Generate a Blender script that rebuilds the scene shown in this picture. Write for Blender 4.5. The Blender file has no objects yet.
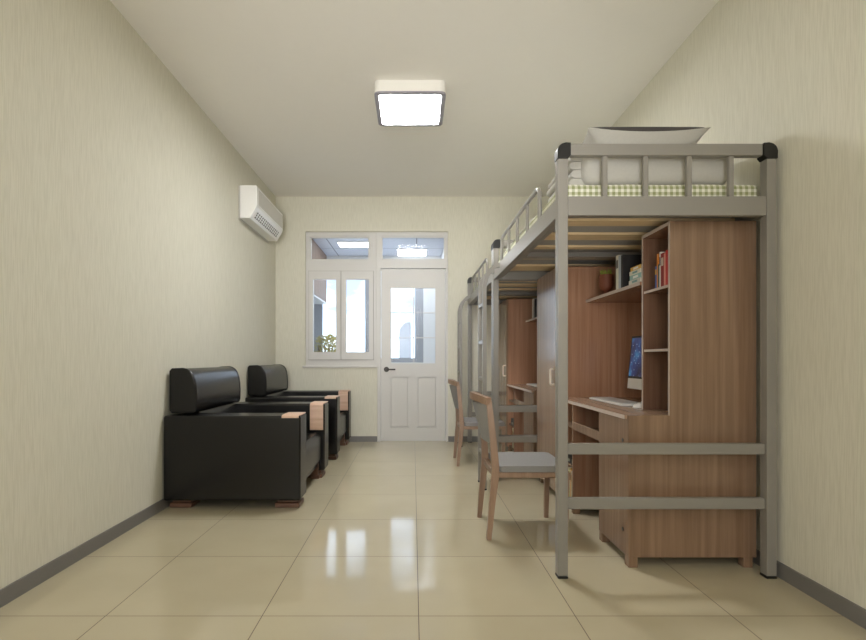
import bpy, bmesh, math, random
from mathutils import Vector, Matrix
random.seed(7)
S = bpy.context.scene
C = S.collection
PI = math.pi

# ------------------------------------------------------------------ materials
def srgb(r, g, b):
    f = lambda c: ((c/255)/12.92 if c/255 <= 0.04045 else ((c/255+0.055)/1.055)**2.4)
    return (f(r), f(g), f(b), 1.0)

def base(name):
    m = bpy.data.materials.new(name); m.use_nodes = True
    nt = m.node_tree
    return m, nt, nt.nodes['Principled BSDF']

def plain(name, col, rough=0.5, metal=0.0, spec=0.5, coat=0.0, noise=0.04, nscale=18):
    m, nt, p = base(name)
    N, L = nt.nodes, nt.links
    tc = N.new('ShaderNodeTexCoord'); no = N.new('ShaderNodeTexNoise')
    no.inputs['Scale'].default_value = nscale; no.inputs['Detail'].default_value = 3
    L.new(tc.outputs['Object'], no.inputs['Vector'])
    mx = N.new('ShaderNodeMix'); mx.data_type = 'RGBA'
    mx.inputs[6].default_value = tuple(c*(1-noise) for c in col[:3])+(1,)
    mx.inputs[7].default_value = tuple(min(1, c*(1+noise)) for c in col[:3])+(1,)
    L.new(no.outputs['Fac'], mx.inputs[0]); L.new(mx.outputs[2], p.inputs['Base Color'])
    p.inputs['Roughness'].default_value = rough
    p.inputs['Metallic'].default_value = metal
    p.inputs['Specular IOR Level'].default_value = spec
    p.inputs['Coat Weight'].default_value = coat
    return m

def wallpaper(name, c1, c2, axis='x'):
    m, nt, p = base(name); N, L = nt.nodes, nt.links
    tc = N.new('ShaderNodeTexCoord'); mp = N.new('ShaderNodeMapping')
    mp.inputs['Scale'].default_value = (210, 210, 9)
    L.new(tc.outputs['Object'], mp.inputs['Vector'])
    n1 = N.new('ShaderNodeTexNoise'); n1.inputs['Scale'].default_value = 1; n1.inputs['Detail'].default_value = 2
    L.new(mp.outputs['Vector'], n1.inputs['Vector'])
    n2 = N.new('ShaderNodeTexNoise'); n2.inputs['Scale'].default_value = 0.9
    L.new(tc.outputs['Object'], n2.inputs['Vector'])
    r = N.new('ShaderNodeValToRGB')
    r.color_ramp.elements[0].position = 0.34; r.color_ramp.elements[0].color = c1
    r.color_ramp.elements[1].position = 0.62; r.color_ramp.elements[1].color = c2
    L.new(n1.outputs['Fac'], r.inputs[0]); L.new(r.outputs[0], p.inputs['Base Color'])
    b = N.new('ShaderNodeBump'); b.inputs['Strength'].default_value = 0.25; b.inputs['Distance'].default_value = 0.002
    L.new(n1.outputs['Fac'], b.inputs['Height']); L.new(b.outputs['Normal'], p.inputs['Normal'])
    p.inputs['Roughness'].default_value = 0.75; p.inputs['Specular IOR Level'].default_value = 0.25
    return m

def wood(name, c1, c2, scale=(38, 38, 1.2), rough=0.24, spec=0.65):
    m, nt, p = base(name); N, L = nt.nodes, nt.links
    tc = N.new('ShaderNodeTexCoord'); mp = N.new('ShaderNodeMapping')
    mp.inputs['Scale'].default_value = scale
    L.new(tc.outputs['Object'], mp.inputs['Vector'])
    n1 = N.new('ShaderNodeTexNoise'); n1.inputs['Scale'].default_value = 1; n1.inputs['Detail'].default_value = 4
    n1.inputs['Roughness'].default_value = 0.65
    L.new(mp.outputs['Vector'], n1.inputs['Vector'])
    r = N.new('ShaderNodeValToRGB')
    r.color_ramp.elements[0].position = 0.3; r.color_ramp.elements[0].color = c1
    r.color_ramp.elements[1].position = 0.7; r.color_ramp.elements[1].color = c2
    L.new(n1.outputs['Fac'], r.inputs[0]); L.new(r.outputs[0], p.inputs['Base Color'])
    p.inputs['Roughness'].default_value = rough; p.inputs['Specular IOR Level'].default_value = spec
    return m

def tiles(name, col, grout, size, ox, oy, rough, mortar=0.0022):
    m, nt, p = base(name); N, L = nt.nodes, nt.links
    tc = N.new('ShaderNodeTexCoord'); mp = N.new('ShaderNodeMapping')
    mp.inputs['Location'].default_value = (-ox, -oy, 0)
    L.new(tc.outputs['Object'], mp.inputs['Vector'])
    br = N.new('ShaderNodeTexBrick'); br.offset = 0; br.squash = 1
    br.inputs['Scale'].default_value = 1; br.inputs['Brick Width'].default_value = size
    br.inputs['Row Height'].default_value = size; br.inputs['Mortar Size'].default_value = mortar
    br.inputs['Mortar Smooth'].default_value = 0.1; br.inputs['Bias'].default_value = 0
    br.inputs['Color1'].default_value = col
    br.inputs['Color2'].default_value = tuple(c*0.965 for c in col[:3])+(1,)
    br.inputs['Mortar'].default_value = grout
    L.new(mp.outputs['Vector'], br.inputs['Vector'])
    no = N.new('ShaderNodeTexNoise'); no.inputs['Scale'].default_value = 2.5; no.inputs['Detail'].default_value = 4
    L.new(tc.outputs['Object'], no.inputs['Vector'])
    mx = N.new('ShaderNodeMix'); mx.data_type = 'RGBA'; mx.blend_type = 'MULTIPLY'
    rr = N.new('ShaderNodeValToRGB')
    rr.color_ramp.elements[0].position = .3; rr.color_ramp.elements[0].color = (.93, .93, .92, 1)
    rr.color_ramp.elements[1].position = .7; rr.color_ramp.elements[1].color = (1, 1, 1, 1)
    L.new(no.outputs['Fac'], rr.inputs[0])
    mx.inputs[0].default_value = 1
    L.new(br.outputs['Color'], mx.inputs[6]); L.new(rr.outputs[0], mx.inputs[7])
    L.new(mx.outputs[2], p.inputs['Base Color'])
    ro = N.new('ShaderNodeMapRange'); ro.inputs[3].default_value = rough; ro.inputs[4].default_value = 0.6
    L.new(br.outputs['Fac'], ro.inputs[0]); L.new(ro.outputs[0], p.inputs['Roughness'])
    p.inputs['Specular IOR Level'].default_value = 0.5
    return m

def emit(name, col, strength):
    m, nt, p = base(name); N, L = nt.nodes, nt.links
    p.inputs['Base Color'].default_value = (.9, .9, .9, 1)
    p.inputs['Emission Color'].default_value = col
    p.inputs['Emission Strength'].default_value = strength
    return m

def glass(name, refl=0.07, tint=(0.97, 0.985, 0.99, 1)):
    m = bpy.data.materials.new(name); m.use_nodes = True
    nt = m.node_tree; N, L = nt.nodes, nt.links
    N.remove(N['Principled BSDF'])
    t = N.new('ShaderNodeBsdfTransparent'); t.inputs[0].default_value = tint
    g = N.new('ShaderNodeBsdfGlossy'); g.inputs['Roughness'].default_value = 0.0
    mx = N.new('ShaderNodeMixShader'); mx.inputs[0].default_value = refl
    L.new(t.outputs[0], mx.inputs[1]); L.new(g.outputs[0], mx.inputs[2])
    L.new(mx.outputs[0], N['Material Output'].inputs[0])
    return m

def gingham(name):
    m, nt, p = base(name); N, L = nt.nodes, nt.links
    tc = N.new('ShaderNodeTexCoord'); sp = N.new('ShaderNodeSeparateXYZ')
    L.new(tc.outputs['UV'], sp.inputs[0])
    outs = []
    for k in (0, 1):
        a = N.new('ShaderNodeMath'); a.operation = 'MULTIPLY'; a.inputs[1].default_value = 1/0.027
        L.new(sp.outputs[k], a.inputs[0])
        f = N.new('ShaderNodeMath'); f.operation = 'FRACT'; L.new(a.outputs[0], f.inputs[0])
        g = N.new('ShaderNodeMath'); g.operation = 'GREATER_THAN'; g.inputs[1].default_value = 0.5
        L.new(f.outputs[0], g.inputs[0]); outs.append(g)
    s = N.new('ShaderNodeMath'); s.operation = 'ADD'
    L.new(outs[0].outputs[0], s.inputs[0]); L.new(outs[1].outputs[0], s.inputs[1])
    h = N.new('ShaderNodeMath'); h.operation = 'MULTIPLY'; h.inputs[1].default_value = 0.5
    L.new(s.outputs[0], h.inputs[0])
    r = N.new('ShaderNodeValToRGB')
    e = r.color_ramp.elements
    e[0].position = 0; e[0].color = srgb(228, 226, 212)
    e[1].position = 1; e[1].color = srgb(146, 150, 108)
    x = e.new(.5); x.color = srgb(190, 191, 163)
    L.new(h.outputs[0], r.inputs[0]); L.new(r.outputs[0], p.inputs['Base Color'])
    p.inputs['Roughness'].default_value = 0.9; p.inputs['Specular IOR Level'].default_value = 0.1
    return m

def fabric(name, col, scale=260, amt=0.16):
    m, nt, p = base(name); N, L = nt.nodes, nt.links
    tc = N.new('ShaderNodeTexCoord'); no = N.new('ShaderNodeTexNoise')
    no.inputs['Scale'].default_value = scale; no.inputs['Detail'].default_value = 2
    L.new(tc.outputs['Object'], no.inputs['Vector'])
    mx = N.new('ShaderNodeMix'); mx.data_type = 'RGBA'
    mx.inputs[6].default_value = tuple(c*(1-amt) for c in col[:3])+(1,)
    mx.inputs[7].default_value = tuple(min(1, c*(1+amt)) for c in col[:3])+(1,)
    L.new(no.outputs['Fac'], mx.inputs[0]); L.new(mx.outputs[2], p.inputs['Base Color'])
    b = N.new('ShaderNodeBump'); b.inputs['Strength'].default_value = .2; b.inputs['Distance'].default_value = .001
    L.new(no.outputs['Fac'], b.inputs['Height']); L.new(b.outputs['Normal'], p.inputs['Normal'])
    p.inputs['Roughness'].default_value = 0.9; p.inputs['Specular IOR Level'].default_value = 0.15
    p.inputs['Sheen Weight'].default_value = 0.1
    return m

def screen_mat(name):
    m, nt, p = base(name); N, L = nt.nodes, nt.links
    tc = N.new('ShaderNodeTexCoord')
    no = N.new('ShaderNodeTexNoise'); no.inputs['Scale'].default_value = 7; no.inputs['Detail'].default_value = 5
    L.new(tc.outputs['Object'], no.inputs['Vector'])
    r = N.new('ShaderNodeValToRGB'); e = r.color_ramp.elements
    e[0].position = .36; e[0].color = srgb(10, 22, 54)
    e[1].position = .72; e[1].color = srgb(60, 150, 200)
    x = e.new(.55); x.color = srgb(22, 62, 120)
    L.new(no.outputs['Fac'], r.inputs[0])
    v = N.new('ShaderNodeTexVoronoi'); v.inputs['Scale'].default_value = 42
    L.new(tc.outputs['Object'], v.inputs['Vector'])
    st = N.new('ShaderNodeMath'); st.operation = 'LESS_THAN'; st.inputs[1].default_value = 0.13
    L.new(v.outputs['Distance'], st.inputs[0])
    mx = N.new('ShaderNodeMix'); mx.data_type = 'RGBA'; mx.inputs[7].default_value = (.75, .85, 1, 1)
    L.new(st.outputs[0], mx.inputs[0]); L.new(r.outputs[0], mx.inputs[6])
    p.inputs['Base Color'].default_value = (.01, .01, .015, 1)
    L.new(mx.outputs[2], p.inputs['Emission Color']); p.inputs['Emission Strength'].default_value = 0.5
    p.inputs['Roughness'].default_value = 0.15
    return m

def tower_mat(name):
    m, nt, p = base(name); N, L = nt.nodes, nt.links
    tc = N.new('ShaderNodeTexCoord'); mp = N.new('ShaderNodeMapping')
    L.new(tc.outputs['Object'], mp.inputs['Vector'])
    br = N.new('ShaderNodeTexBrick'); br.offset = 0
    br.inputs['Scale'].default_value = 1; br.inputs['Brick Width'].default_value = 1.7
    br.inputs['Row Height'].default_value = 3.2; br.inputs['Mortar Size'].default_value = .45
    br.inputs['Color1'].default_value = srgb(136, 134, 134); br.inputs['Color2'].default_value = srgb(144, 142, 142)
    br.inputs['Mortar'].default_value = srgb(162, 160, 160)
    mp.inputs['Rotation'].default_value = (PI/2, 0, 0)
    L.new(mp.outputs['Vector'], br.inputs['Vector']); L.new(br.outputs['Color'], p.inputs['Base Color'])
    p.inputs['Roughness'].default_value = 0.6
    return m

M = {}
M['wall'] = wallpaper('wallpaper', srgb(210, 207, 191), srgb(220, 217, 202))
M['ceiling'] = plain('ceiling_paint', srgb(238, 235, 229), 0.8, noise=0.01, spec=.2)
M['floor'] = tiles('floor_tiles', srgb(190, 180, 154), srgb(92, 78, 62), 0.61, 0.022, 0.196, 0.065, .0018)
M['baseboard'] = plain('baseboard_grey', srgb(120, 117, 114), 0.45)
M['white'] = plain('white_paint', srgb(208, 206, 202), 0.35, noise=0.01)
M['sash_shadow'] = plain('grey_sash_shadow', srgb(150, 146, 138), .6)
M['white_metal'] = plain('white_enamel', srgb(240, 239, 236), 0.3, noise=0.01)
M['metal'] = plain('grey_metal', srgb(136, 132, 125), 0.36, noise=0.015, spec=.5)
M['black'] = plain('black_plastic', srgb(22, 21, 19), 0.45)
M['wood'] = wood('wood_brown', srgb(122, 96, 75), srgb(147, 119, 96))
M['wood_red'] = wood('wood_brown_reddish', srgb(140, 102, 79), srgb(164, 126, 102))
M['wood_h'] = wood('wood_brown_horizontal', srgb(154, 126, 104), srgb(178, 150, 128), scale=(30, 1.4, 30))
M['wood_lit'] = wood('wood_brown_lit', srgb(164, 120, 94), srgb(188, 146, 118))  # same brown wood, light on the wardrobe sides put into its colour
M['wood_gloss'] = wood('wood_brown_gloss', srgb(134, 106, 84), srgb(158, 130, 106), rough=.2, spec=1.0)
M['wood_shaded'] = wood('wood_brown_shaded', srgb(108, 80, 64), srgb(134, 102, 82))  # same brown wood, shade inside the tower put into its colour
M['edge'] = plain('edge_band', srgb(196, 180, 170), 0.4, noise=.02)
M['chairwood'] = wood('chair_wood', srgb(136, 108, 88), srgb(160, 132, 110), scale=(30, 30, 4), rough=.4)
M['padwood'] = wood('arm_pad_wood', srgb(196, 160, 136), srgb(216, 184, 162), scale=(4, 40, 40), rough=.4)
M['footwood'] = wood('foot_wood', srgb(98, 68, 52), srgb(122, 88, 70), scale=(6, 40, 40), rough=.4)
M['slat'] = wood('slat_wood', srgb(212, 186, 144), srgb(230, 206, 166), scale=(1.5, 26, 26), rough=.6)
M['leather'] = plain('black_leather', srgb(17, 16, 15), 0.27, noise=.06, nscale=60, spec=.42)
M['greyfab'] = fabric('grey_seat_fabric', srgb(140, 138, 136))
M['whitefab'] = fabric('white_cotton', srgb(182, 179, 171), 90, .05)
M['quiltfab'] = fabric('pale_quilt_cotton', srgb(218, 217, 208), 60, .07)
M['darkfab'] = fabric('dark_grey_fabric', srgb(74, 70, 68), 120, .08)
M['underfab'] = fabric('mattress_underside', srgb(158, 154, 146), 120, .06)
M['gingham'] = gingham('green_gingham')
M['handle'] = plain('handle_satin', srgb(240, 228, 216), 0.3)
M['darkmetal'] = plain('dark_metal', srgb(62, 58, 56), 0.35, metal=.6)
M['lampbody'] = plain('lamp_white', srgb(232, 229, 222), 0.4, noise=.01)
M['lamprim'] = plain('lamp_rim', srgb(150, 146, 156), 0.4, noise=.01)
M['diffuser'] = emit('lamp_diffuser', (.99, .99, 1.0, 1), 62.0)
M['acpanel'] = plain('ac_panel', srgb(206, 203, 196), 0.4, noise=.01)
M['acdark'] = plain('ac_dark', srgb(84, 78, 72), 0.5)
M['glass'] = glass('window_glass', .003)
M['screen'] = screen_mat('monitor_picture')
M['balcony_panel'] = tiles('balcony_ceiling_panels', srgb(206, 207, 216), srgb(90, 90, 96), 0.6, -0.55, 6.9, .5, .006)
M['balcony_wall'] = plain('balcony_white', srgb(224, 226, 228), 0.7, noise=.01)
M['balcony_grey'] = plain('balcony_grey', srgb(160, 164, 172), 0.6)
M['balcony_light'] = emit('balcony_light', (.95, .97, 1, 1), 13)
M['balcony_wood'] = wood('balcony_cabinet_wood', srgb(122, 100, 84), srgb(144, 120, 102), rough=.6)
M['leaf'] = plain('leaf_green', srgb(200, 192, 140), 0.6, noise=.25, nscale=9)
M['leaf_bright'] = plain('leaf_bright', srgb(136, 146, 52), 0.6, noise=.2, nscale=30)
M['pot'] = plain('brown_pot', srgb(116, 62, 38), 0.6)
M['potgrey'] = plain('stone_pot', srgb(150, 146, 138), 0.7)
M['tower'] = tower_mat('distant_tower_facade')
M['paper'] = plain('paper_pages', srgb(226, 220, 204), 0.8)

# ------------------------------------------------------------------ mesh helpers
def box(bm, x0, x1, y0, y1, z0, z1, bev=0.0, seg=2):
    vs = [bm.verts.new((x, y, z)) for x in (x0, x1) for y in (y0, y1) for z in (z0, z1)]
    idx = [(0, 1, 3, 2), (4, 6, 7, 5), (0, 4, 5, 1), (2, 3, 7, 6), (0, 2, 6, 4), (1, 5, 7, 3)]
    fs = [bm.faces.new([vs[i] for i in f]) for f in idx]
    if bev > 0:
        es = set(e for f in fs for e in f.edges)
        bmesh.ops.bevel(bm, geom=list(es), offset=bev, segments=seg, affect='EDGES', profile=.5)
    return bm

def prism(bm, prof, axis, a0, a1, bev=0.0, seg=2):
    """prof: list of 2-D points; axis 'y' -> (x,z), 'x' -> (y,z), 'z' -> (x,y)"""
    def mk(p, a):
        if axis == 'y': return (p[0], a, p[1])
        if axis == 'x': return (a, p[0], p[1])
        return (p[0], p[1], a)
    v0 = [bm.verts.new(mk(p, a0)) for p in prof]
    v1 = [bm.verts.new(mk(p, a1)) for p in prof]
    n = len(prof)
    fs = [bm.faces.new(v0), bm.faces.new(v1[::-1])]
    for i in range(n):
        j = (i+1) % n
        fs.append(bm.faces.new((v0[i], v1[i], v1[j], v0[j])))
    if bev > 0:
        es = set(fs[0].edges) | set(fs[1].edges)
        bmesh.ops.bevel(bm, geom=list(es), offset=bev, segments=seg, affect='EDGES', profile=.5)
    return bm

def sweep(bm, pts, sec, up=(0, 0, 1), caps=True, scales=None):
    """sweep a 2-D section (list of (u,v)) along 3-D points"""
    pts = [Vector(p) for p in pts]; up = Vector(up)
    rings = []
    for i, p in enumerate(pts):
        if i == 0: t = pts[1]-pts[0]
        elif i == len(pts)-1: t = pts[-1]-pts[-2]
        else: t = (pts[i+1]-p).normalized()+(p-pts[i-1]).normalized()
        t.normalize()
        s = t.cross(up)
        if s.length < 1e-4: s = t.cross(Vector((1, 0, 0)))
        s.normalize(); w = s.cross(t).normalized()
        k = scales[i] if scales else (1, 1)
        rings.append([bm.verts.new(p+s*u*k[0]+w*v*k[1]) for u, v in sec])
    n = len(sec)
    for a, b in zip(rings, rings[1:]):
        for i in range(n):
            j = (i+1) % n
            bm.faces.new((a[i], a[j], b[j], b[i]))
    if caps:
        bm.faces.new(rings[0][::-1]); bm.faces.new(rings[-1])
    return bm

def circ(r, n=12): return [(r*math.cos(2*PI*i/n), r*math.sin(2*PI*i/n)) for i in range(n)]
def rect(a, b): return [(-a/2, -b/2), (a/2, -b/2), (a/2, b/2), (-a/2, b/2)]

def fillet(pts, r, n=6):
    pts = [Vector(p) for p in pts]; out = [pts[0]]
    for i in range(1, len(pts)-1):
        p, a, b = pts[i], pts[i-1], pts[i+1]
        d1 = (a-p).normalized(); d2 = (b-p).normalized()
        rr = min(r, (a-p).length*.49, (b-p).length*.49)
        s, e = p+d1*rr, p+d2*rr
        for k in range(n+1):
            t = k/n
            out.append(s*(1-t)**2+p*2*t*(1-t)+e*t*t)
    out.append(pts[-1]); return out

def lathe(bm, prof, cx, cy, n=24):
    rings = []
    for r, z in prof:
        rings.append([bm.verts.new((cx+r*math.cos(2*PI*i/n), cy+r*math.sin(2*PI*i/n), z)) for i in range(n)])
    for a, b in zip(rings, rings[1:]):
        for i in range(n):
            j = (i+1) % n
            bm.faces.new((a[i], a[j], b[j], b[i]))
    bm.faces.new(rings[0][::-1]); bm.faces.new(rings[-1])
    return bm

def B(): return bmesh.new()

def tag(o, label=None, cat=None, group=None, kind=None):
    if label: o['label'] = label
    if cat: o['category'] = cat
    if group: o['group'] = group
    if kind: o['kind'] = kind
    return o

def wloc(o):
    v = Vector((0, 0, 0))
    while o: v += o.location; o = o.parent
    return v

def mk(name, bm, mats, parent=None, smooth=True, uv=False, origin=None, edge=False):
    bmesh.ops.recalc_face_normals(bm, faces=bm.faces[:])
    off = wloc(parent) if parent else Vector(origin or (0, 0, 0))
    if edge:                       # light edge banding on the narrow faces toward the room
        for f in bm.faces:
            if f.normal.x < -.9 and (edge is True or f.calc_center_median().z > .8): f.material_index = 1
    if uv:
        lay = bm.loops.layers.uv.new('UVMap')
        for f in bm.faces:
            n = f.normal; a = max(range(3), key=lambda k: abs(n[k]))
            for l in f.loops:
                c = l.vert.co
                l[lay].uv = ((c.y, c.z), (c.x, c.z), (c.x, c.y))[a]
    bmesh.ops.translate(bm, verts=bm.verts[:], vec=-off)
    me = bpy.data.meshes.new(name); bm.to_mesh(me); bm.free()
    if not isinstance(mats, (list, tuple)): mats = [mats]
    for m in mats: me.materials.append(m)
    if smooth:
        for p in me.polygons: p.use_smooth = True
        me.set_sharp_from_angle(angle=math.radians(38))
    o = bpy.data.objects.new(name, me); C.objects.link(o)
    if smooth:
        wn = o.modifiers.new('weighted_normal', 'WEIGHTED_NORMAL'); wn.keep_sharp = True
    if parent: o.parent = parent
    elif origin: o.location = origin
    return o

def thing(name, loc, label, cat, group=None):
    o = bpy.data.objects.new(name, None); C.objects.link(o); o.location = loc
    o.empty_display_size = .1
    return tag(o, label, cat, group)

def structure(name, loc=(0, 0, 0)):
    o = bpy.data.objects.new(name, None); C.objects.link(o); o.location = loc
    o.empty_display_size = .1; o['kind'] = 'structure'
    return o

def struct(name, bm, mat, smooth=False):
    return tag(mk(name, bm, mat, smooth=smooth), kind='structure')

def copy_tree(o, parent=None):
    c = o.copy(); C.objects.link(c)
    if parent: c.parent = parent
    for ch in list(o.children): copy_tree(ch, c)
    return c

# ------------------------------------------------------------------ dimensions
XL, XR, YB, YF, H = -1.668, 1.684, 6.31, -2.6, 2.975
FY = 6.335                                     # front plane of the joinery in the back wall
def fx(px): return (px-413)*FY/520
def fz(py): return 1-(py-359.3)*FY/520

# ------------------------------------------------------------------ room shell
struct('floor', box(B(), XL-.15, XR+.15, YF-.15, YB+.149, -.1, 0), M['floor'])
struct('ceiling', box(B(), XL-.15, XR+.15, YF-.15, YB+.15, H, H+.1), M['ceiling'])
struct('wall_left', box(B(), XL-.15, XL, YF, YB+.15, 0, H), M['wall'])
struct('wall_right', box(B(), XR, XR+.15, YF, YB+.15, 0, H), M['wall'])
struct('wall_front', box(B(), XL-.15, XR+.15, YF-.15, YF, 0, H), M['wall'])
OX0, OX1, OXD, OZT, OZS = fx(305.7), fx(448), fx(377.4), fz(232), fz(366)
b = B()
box(b, XL, OX0, YB, YB+.15, 0, H)
box(b, OX1, XR, YB, YB+.15, 0, H)
box(b, OX0, OX1, YB, YB+.15, OZT, H)
box(b, OX0, OXD, YB, YB+.15, 0, OZS)
struct('wall_back', b, M['wall'])
def bb(name, *a):
    struct(name, box(B(), *a), M['baseboard'])
bb('baseboard_left', XL, XL+.009, YF, YB, 0, .07)
bb('baseboard_right', XR-.009, XR, YF, YB, 0, .07)
b = B(); box(b, XL+.009, OXD, YB-.009, YB, 0, .067); box(b, OX1, XR-.009, YB-.009, YB, 0, .067)
struct('baseboard_back', b, M['baseboard'])

# ---- window and door joinery
win = structure('window_1', (fx(340), FY, OZS))
def fb(bm, px0, px1, py0, py1, y0=0.0, d=.06, bev=0):
    return box(bm, fx(px0), fx(px1), FY+y0, FY+y0+d, fz(py1), fz(py0), bev, 1)
b = B()
fb(b, 305.8, 309.4, 232.2, 365.8); fb(b, 309.4, 376.0, 232.2, 236.4)
fb(b, 309.4, 369.8, 260.4, 270.9); fb(b, 309.4, 373.6, 359.8, 365.8); fb(b, 369.8, 376.0, 236.4, 270.9)
fb(b, 373.6, 376.0, 270.9, 365.8); fb(b, 340.5, 341.8, 270.9, 359.8)
mk('frame', b, M['white'], win)
b = B()
fb(b, 309.4, 311.0, 236.4, 260.4, .012, .03); fb(b, 368.2, 369.8, 236.4, 260.4, .012, .03)
fb(b, 311, 368.2, 236.4, 237.8, .012, .03); fb(b, 311, 368.2, 259, 260.4, .012, .03)
t = mk('transom_sash', b, M['white'], win)
mk('pane', box(B(), fx(311), fx(368.2), FY+.024, FY+.028, fz(259), fz(237.8)), M['glass'], t, smooth=False)
for a0, a1, g0, g1 in ((308.9, 340.8, 313.4, 336.2), (341.5, 373.4, 346.2, 369.1)):
    b = B()
    fb(b, a0, g0, 271.4, 359.6, -.022, .06); fb(b, g1, a1, 271.4, 359.6, -.022, .06)
    fb(b, g0, g1, 271.4, 279.6, -.022, .06); fb(b, g0, g1, 352, 359.6, -.022, .06)
    s = mk('sash', b, M['white'], win)
    b = B()
    for q in ((a0-.45, a0, 270.9, 360.1), (a1, a1+.45, 270.9, 360.1), (a0, a1, 270.9, 271.4), (a0, a1, 359.6, 360.1)): fb(b, q[0], q[1], q[2], q[3], -.004, .0039)
    mk('sash_shadow', b, M['sash_shadow'], s)  # grey ring painted as the soft shadow line around each sash
    mk('pane', box(B(), fx(g0), fx(g1), FY+.012, FY+.016, fz(352), fz(279.6)), M['glass'], s, smooth=False)
    if a0 > 330:
        b = B(); fb(b, 342.6, 344.2, 322, 331, -.02, .008); fb(b, 342.9, 343.9, 325, 338, -.034, .014)
        mk('sash_handle', b, M['white'], s)
b = B(); box(b, OX0-.03, OXD+.0, YB-.022, YB-.001, fz(367.6), fz(365.6), .003, 1)
struct('trim_1', b, M['white'])

door = structure('door_1', (fx(413), FY, 0))
b = B()
fb(b, 376.2, 380.6, 232.2, 441.4, 0, .08); fb(b, 445.7, 447.8, 232.2, 441.4, 0, .08)
fb(b, 380.6, 445.7, 232.2, 236.2, 0, .08); fb(b, 380.6, 445.7, 259.8, 268.2, 0, .08)
mk('frame', b, M['white'], door)
b = B()
fb(b, 380.6, 382.4, 236.2, 259.8, .014, .03); fb(b, 443.9, 445.7, 236.2, 259.8, .014, .03)
fb(b, 382.4, 443.9, 236.2, 237.4, .014, .03); fb(b, 382.4, 443.9, 258.6, 259.8, .014, .03)
t = mk('transom_sash', b, M['white'], door)
mk('pane', box(B(), fx(382.4), fx(443.9), FY+.028, FY+.032, fz(258.6), fz(237.4)), M['glass'], t, smooth=False)
b = B(); LY, LD = .022, .04
fb(b, 381, 391, 268.6, 376.6, LY, LD); fb(b, 435.4, 445.3, 268.6, 376.6, LY, LD)
fb(b, 381, 389.8, 376.6, 441.3, LY, LD); fb(b, 436.8, 445.3, 376.6, 441.3, LY, LD)
fb(b, 391, 435.4, 268.6, 287.8, LY, LD); fb(b, 391, 435.4, 363.4, 376.6, LY, LD)
fb(b, 409, 416.8, 376.6, 427.7, LY, LD); fb(b, 389.8, 436.8, 427.7, 441.3, LY, LD)
leaf = mk('door_leaf', b, M['white'], door)
for p0, p1 in ((389.8, 409), (416.8, 436.8)):
    b = B(); fb(b, p0, p1, 376.6, 427.7, LY+.026, .012, 0); fb(b, p0+1.1, p1-1.1, 377.8, 426.5, LY+.003, .022, .006)
    mk('door_panel', b, M['white'], leaf)
mk('pane', box(B(), fx(391), fx(435.4), FY+LY+.018, FY+LY+.022, fz(363.4), fz(287.8)), M['glass'], leaf, smooth=False)
b = B()
for y in (312.6, 337.6): fb(b, 391, 435.4, y-.45, y+.45, LY+.008, .022, .001)
fb(b, 413.2, 414.3, 287.8, 363.4, LY+.009, .020, .001)
mk('muntin_grid', b, M['white'], leaf)
b = B()
hx, hz = fx(386.4), fz(369.4)
prism(b, [(hx+.032*math.cos(2*PI*i/20), hz+.032*math.sin(2*PI*i/20)) for i in range(20)], 'y', FY+LY-.012, FY+LY-.0005, .003, 1)
sweep(b, fillet([(hx, FY+LY-.01, hz), (hx, FY+LY-.05, hz), (fx(395.5), FY+LY-.05, hz)], .02), circ(.0095, 10), up=(0, 0.01, 1))
mk('lever_handle', b, M['darkmetal'], leaf)

# ------------------------------------------------------------------ balcony beyond the glass
BY0, BY1, BZ = YB+.15, 8.06, 2.6
bx0, bx1 = -1.70, .44
struct('balcony_floor', box(B(), bx0, bx1, BY0, BY1, -.1, 0), M['balcony_wall'])
struct('balcony_ceiling', box(B(), bx0, bx1, BY0, BY1, BZ, BZ+.08), M['balcony_panel'])
struct('balcony_wall_left', box(B(), bx0-.1, bx0, BY0, BY1, 0, BZ), M['balcony_wall'])
struct('balcony_wall_right', box(B(), bx1, bx1+.1, BY0, BY1, 0, BZ), M['balcony_wall'])
b = B()
box(b, bx0, .16, BY1, BY1+.12, 0, .95); box(b, bx0, .16, BY1, BY1+.12, 2.44, BZ); box(b, .16, bx1, BY1, BY1+.12, 0, BZ)
struct('balcony_wall_outer', b, M['balcony_wall'])
w2 = structure('window_2', (-.7, BY1, .95))
b = B()
for a0, a1 in ((-1.58, -1.41), (-.745, -.655), (.03, .16)):
    box(b, a0, a1, BY1+.02, BY1+.08, .95, 2.44)
box(b, -1.7, .16, BY1+.021, BY1+.079, .951, 1.02); box(b, -1.7, .16, BY1+.021, BY1+.079, 2.38, 2.439)
mk('frame', b, M['balcony_grey'], w2)
for a0, a1 in ((-1.41, -.745), (-.655, .03)):
    mk('pane', box(B(), a0, a1, BY1+.048, BY1+.052, 1.02, 2.38), M['glass'], w2, smooth=False)

lp = thing('ceiling_panel_light', (-.75, 7.2, BZ), 'flush rectangular panel light in the balcony ceiling, seen through the upper left pane', 'light')
b = B(); box(b, -1.03, -.46, 7.05, 7.36, BZ-.014, BZ-.001, .003, 1); mk('frame', b, M['white'], lp)
mk('diffuser', box(B(), -1.02, -.47, 7.06, 7.35, BZ-.018, BZ-.0145), M['balcony_light'], lp, smooth=False)

lp2 = thing('ceiling_panel_light', (-.01, 7.73, BZ), 'flush rectangular panel light in the balcony ceiling, seen through the pane over the door', 'light')
b = B(); box(b, -.235, .205, 7.5, 7.96, BZ-.014, BZ-.001, .003, 1); mk('frame', b, M['white'], lp2)
mk('diffuser', box(B(), -.225, .195, 7.51, 7.95, BZ-.018, BZ-.0145), M['balcony_light'], lp2, smooth=False)

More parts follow.
